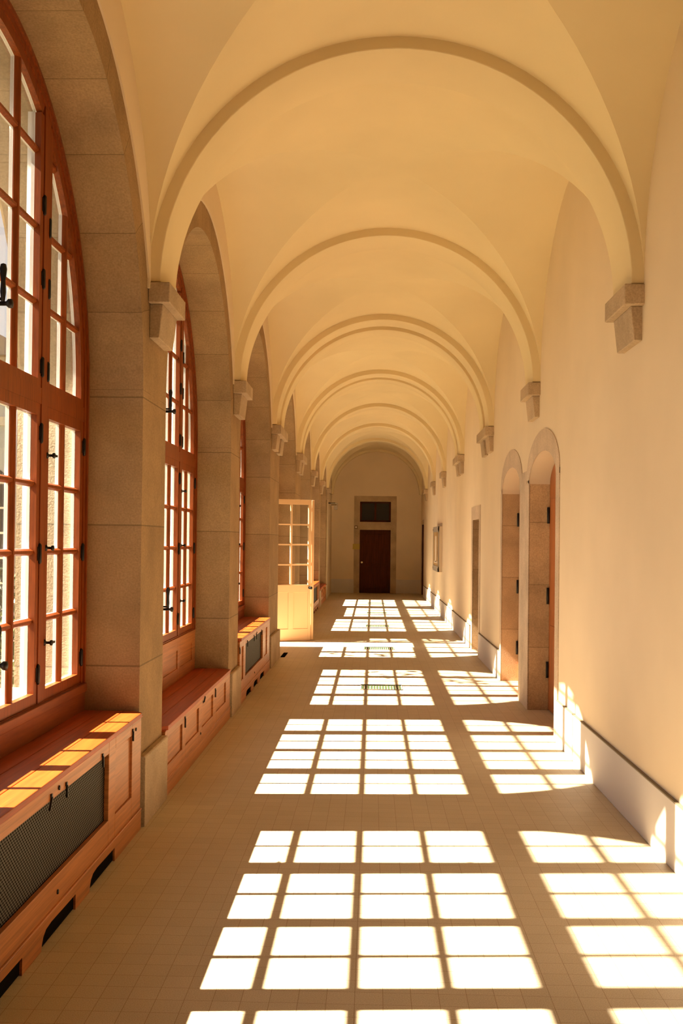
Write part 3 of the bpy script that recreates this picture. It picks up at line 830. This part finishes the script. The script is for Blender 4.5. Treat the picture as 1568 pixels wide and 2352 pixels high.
def radiator_bench(c, mesh, panels, cuts, latches, screws, label):
    r = empty('radiator_bench', (0, 0, 0)); tag(r, label, 'bench', 'radiator benches under the windows')
    a, b_ = c - HALF + .006, c + HALF - .006
    m = MB(); seat_top(m, c, .637, .664); m.build('seat', M['wood_top'], r, True, .003)
    m = MB(); hs = [(mesh[0], mesh[1], .238, .572)] + [(p, q, .232, .57) for p, q in panels]
    panelled_front(m, XF, a, b_ - .03, .116, .637, hs); m.build('front_frame', M['wood'], r, True, .003)
    for p, q in panels:
        m = MB(); m.box(XF - .022, XF - .013, p - .01, q + .01, .22, .58); m.build('panel', M['wood'], r)
    m = MB(); m.face([(XF - .026, mesh[0] - .02, .22), (XF - .026, mesh[1] + .02, .22), (XF - .026, mesh[1] + .02, .59), (XF - .026, mesh[0] - .02, .59)])
    tag(m.build('grille', M['mesh'], r), 'dark pierced metal grille')
    m = MB(); m.box(-1.62, -1.345, a + .05, b_ - .05, .003, .62); m.box(-1.60, -1.3135, a + .04, b_ - .04, .002, .112); m.build('shade_filler', M['black'], r)  # black boxes added behind grille and cutouts so the openings read as shade
    m = MB(); kickboard(m, XF + .005, a, b_ - .03, cuts); m.build('kickboard', M['wood'], r, False)
    m = MB(); m.box(XF - .02, XF + .010, a, b_ - .03, .108, .120); m.build('moulding', M['wood'], r, True, .004)
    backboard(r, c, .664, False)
    for y, z0, z1, ln in latches: pull(r, y, z0, z1, ln)
    for y, z in screws: screw(r, y, z)
c = CEN[0]
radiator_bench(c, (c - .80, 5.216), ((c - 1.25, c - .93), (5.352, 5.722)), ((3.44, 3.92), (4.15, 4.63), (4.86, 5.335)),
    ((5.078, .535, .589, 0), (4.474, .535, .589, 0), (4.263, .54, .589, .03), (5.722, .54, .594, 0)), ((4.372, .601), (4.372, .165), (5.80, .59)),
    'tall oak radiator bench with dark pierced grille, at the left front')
c = CEN[2]
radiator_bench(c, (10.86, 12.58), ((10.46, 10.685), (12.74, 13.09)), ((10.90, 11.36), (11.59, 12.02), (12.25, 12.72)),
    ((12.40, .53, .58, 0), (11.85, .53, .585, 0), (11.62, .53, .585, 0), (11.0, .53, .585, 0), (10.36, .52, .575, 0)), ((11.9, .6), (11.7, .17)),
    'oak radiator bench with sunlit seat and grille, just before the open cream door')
c = CEN[5]
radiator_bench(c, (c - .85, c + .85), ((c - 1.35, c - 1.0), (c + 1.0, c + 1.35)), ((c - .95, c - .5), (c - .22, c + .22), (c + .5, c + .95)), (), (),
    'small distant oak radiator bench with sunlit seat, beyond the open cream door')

def chest_bench(c, label, k=0):
    r = empty('chest_bench', (0, 0, 0)); tag(r, label, 'bench', 'low chest benches under the windows')
    a, b_ = c - HALF + .006, c + HALF - .006
    m = MB(); seat_top(m, c, .424, .453); m.build('seat', M['wood_top'], r, True, .003)
    ps = [(c - 1.47, c - .925), (c - .80, c - .235), (c - .08, c + .478), (c + .675, c + 1.23)]
    m = MB(); panelled_front(m, XF, a, b_ - .03, .105, .424, [(p, q, .19, .37) for p, q in ps]); m.build('front_frame', M['wood'], r, True, .003)
    for p, q in ps:
        m = MB(); m.box(XF - .022, XF - .013, p - .01, q + .01, .18, .38); m.build('panel', M['wood'], r)
    m = MB(); kickboard(m, XF + .005, a, b_ - .03, ()); m.box(XF - .02, XF + .010, a, b_ - .03, .098, .108); m.build('kickboard', M['wood'], r, True, .003)
    backboard(r, c, .453, True)
    for y, z0, z1, ln in ((c + .58, .33, .392, 0), (c + .03, .38, .416, .05), (c - .84, .327, .393, 0)): pull(r, y, z0, z1, ln)
    screw(r, c - .04, .385); screw(r, c - .15, .16)
chest_bench(CEN[1], 'low oak chest bench with four plain panels, under the second window')
chest_bench(CEN[4], 'distant low oak chest bench seen just right of the open cream door')
chest_bench(CEN[6], 'farthest low oak chest bench, almost hidden by the last piers')

# ------------------------------------------------------------------ floor grilles and mat well
def grille(y, label):
    r = empty('floor_grille', (0.118, y, 0)); tag(r, label, 'floor grille', 'floor grilles down the corridor')
    m = MB()
    for q in ((-.235, .235, -.20, -.19), (-.235, .235, .19, .20), (-.235, -.225, -.2, .2), (.225, .235, -.2, .2)): m.box(*q, .0005, .006)
    m.build('rim', M['grey_frame'], r)
    m = MB()
    for k in range(14):
        x = -.21 + .42 * k / 13; m.box(x - .009, x + .009, -.19, .19, .0005, .005)
    m.build('slats', M['green'], r)
for y, l in ((11.88, 'nearest green slatted floor grille, in the sunlit floor patch'), (16.2, 'second green slatted floor grille, level with the open cream door'),
             (20.45, 'third green slatted floor grille along the corridor'), (24.25, 'fourth green slatted floor grille along the corridor'), (28.05, 'farthest green slatted floor grille near the end door')): grille(y, l)
m = MB(); m.box(-1.285, -1.225, 14.78, 15.36, .0008, .006)
for k in range(6): m.box(-1.28 + k * .009, -1.276 + k * .009, 14.8, 15.34, .006, .009)
tag(m.build('boot_scraper', M['black'], None, True), 'small dark floor grate at the foot of the wide pier before the open door', 'grate')

# ------------------------------------------------------------------ courtyard
b = MB(); b.face([(-40, -15, -.37), (XO - .05, -15, -.37), (XO - .05, 50, -.37), (-40, 50, -.37)])  # gravel surface added in place of lawn to bounce neutral light inside
tag(b.build('ground', M['gravel']), 'gravel strip added outside the window wall for neutral bounce light', 'ground', None, 'structure')
b = MB(); b.box(-14, -3.6, 2, 22.5, -.37, -.34)
tag(b.build('lawn', M['grass']), 'sunlit courtyard lawn beyond the nearest window', 'lawn', None, 'stuff')
def leaves(m, centre, rad, n, size, squash=1.0, shell=True):
    for _ in range(n):
        d = Vector((random.gauss(0, 1), random.gauss(0, 1), random.gauss(0, 1))).normalized()
        rr = (0.55 + 0.45 * random.random()) if shell else random.random() ** 0.5
        p = Vector(centre) + Vector((d.x * rad * rr, d.y * rad * rr, d.z * rad * squash * rr))
        a = Vector((random.gauss(0, 1), random.gauss(0, 1), random.gauss(0, .6))).normalized(); q = a.cross(Vector((random.gauss(0, 1), random.gauss(0, 1), random.gauss(0, 1)))).normalized()
        s = size * (0.6 + 0.8 * random.random())
        m.face([p - a * s, p + q * s * .45 - a * s * .1, p + a * s, p - q * s * .45 - a * s * .1])
def shrub(name, x, y, h, rad, mt, label, n=500, size=.06):
    r = empty(name, (x, y, -.338)); tag(r, label, 'shrub', 'courtyard shrubs')
    m = MB()
    for k in range(5):
        a = k * 1.257; m.hexa([(-.015, -.015, 0), (.015, -.015, 0), (.015, .015, 0), (-.015, .015, 0)], [(math.cos(a) * rad * .5 - .01, math.sin(a) * rad * .5 - .01, h * .7), (math.cos(a) * rad * .5 + .01, math.sin(a) * rad * .5 - .01, h * .7), (math.cos(a) * rad * .5 + .01, math.sin(a) * rad * .5 + .01, h * .7), (math.cos(a) * rad * .5 - .01, math.sin(a) * rad * .5 + .01, h * .7)])
    m.build('stem', M['bark'], r)
    m = MB(); leaves(m, (0, 0, h * .55), rad, n, size, h * .5 / rad); m.build('foliage', mt, r, False)
shrub('shrub', -3.6, 9.6, 1.15, .75, M['leaf_y'], 'bright yellow-green shrub outside the nearest window', 700)
shrub('shrub', -4.6, 12.6, 1.1, .9, M['leaf_y'], 'yellow-green shrub farther out in the courtyard', 700)
shrub('shrub', -6.0, 16.5, 1.55, 1.1, M['leaf_d'], 'dark green shrub in front of the courtyard building', 800, .08)
shrub('shrub', -7.6, 19.0, 1.5, 1.2, M['leaf_d'], 'dark green shrub at the foot of the courtyard building', 800, .08)
# slender tree between the third window and the glazed door: its leaves break up the sun patches
r = empty('young_tree', (-3.1, 13.9, -.35)); tag(r, 'slender young tree outside the third window', 'tree')
m = MB(); m.lathe([(.045, 0), (.035, 1.6), (.02, 3.2), (.008, 4.6)], (0, 0, 0), 'z', 8)
for a, z, l in ((1.4, 2.6, 1.3), (-1.5, 2.8, 1.4), (1.8, 3.3, 1.2), (-1.2, 3.5, 1.1)):
    e = Vector((math.cos(a) * .2, math.sin(a) * l, z + .6)); s = Vector((0, 0, z)); o_ = Vector((.01, 0, 0)); q_ = Vector((0, 0, .01))
    m.hexa([s - o_ - q_, s + o_ - q_, s + o_ + q_, s - o_ + q_], [e - o_ * .5 - q_ * .5, e + o_ * .5 - q_ * .5, e + o_ * .5 + q_ * .5, e - o_ * .5 + q_ * .5])
m.build('trunk', M['bark'], r)
m = MB()
for cx, cy, cz, rr, n_ in ((0, -1.0, 3.9, .55, 42), (.1, -1.5, 4.4, .5, 34), (0, 1.15, 3.5, .6, 34), (0, 1.3, 2.75, .5, 26), (0, .2, 4.6, .5, 20)): leaves(m, (cx, cy, cz), rr, n_, .085, .6, False)
m.build('foliage', M['leaf_d'], r, False)

# courtyard wing closing the view through the nearest window
r = empty('courtyard_building', (-15, 24, -.35)); tag(r, 'grey courtyard building with tall arched windows, seen through the nearest window', 'building')
m = MB(); m.box(-8, 7.0, 0, 5, 0, 6.2); m.build('wall', M['facade'], r)
m = MB(); m.prism_y([(-8.3, 6.2), (7.3, 6.2), (5, 7.4), (-6, 7.4)], -.3, 5.3); m.build('roof', M['slate'], r)
for xw in (-5.6, -3.0, -.4, 2.2, 4.6, 6.1):
    m = MB()
    half = .75 if xw < 6 else .45
    pts = [(xw - half, .9), (xw + half, .9)] + [(xw + half * math.cos(math.pi * k / 14), 3.2 + half * math.sin(math.pi * k / 14)) for k in range(15)]
    m.prism_y(pts, -.03, .05); w_ = m.build('window', M['dark_glass'], r)
    m = MB()
    for k in range(1, 3): x = xw - half + 2 * half * k / 3; m.box(x - .03, x + .03, -.06, -.02, .9, 3.2 + half * .8)
    for k in range(5): z = .95 + k * .58; m.box(xw - half, xw + half, -.06, -.02, z - .025, z + .025)
    m.build('glazing_bar', M['soffit'], w_)
m = MB(); m.box(-8.0, 7.05, -.08, .02, 4.6, 4.8); m.build('cornice', M['soffit'], r)
m = MB(); m.lathe([(.06, 0), (.06, 6.0)], (6.75, -.09, 0), 'z', 10); m.build('downpipe', M['pipe'], r)
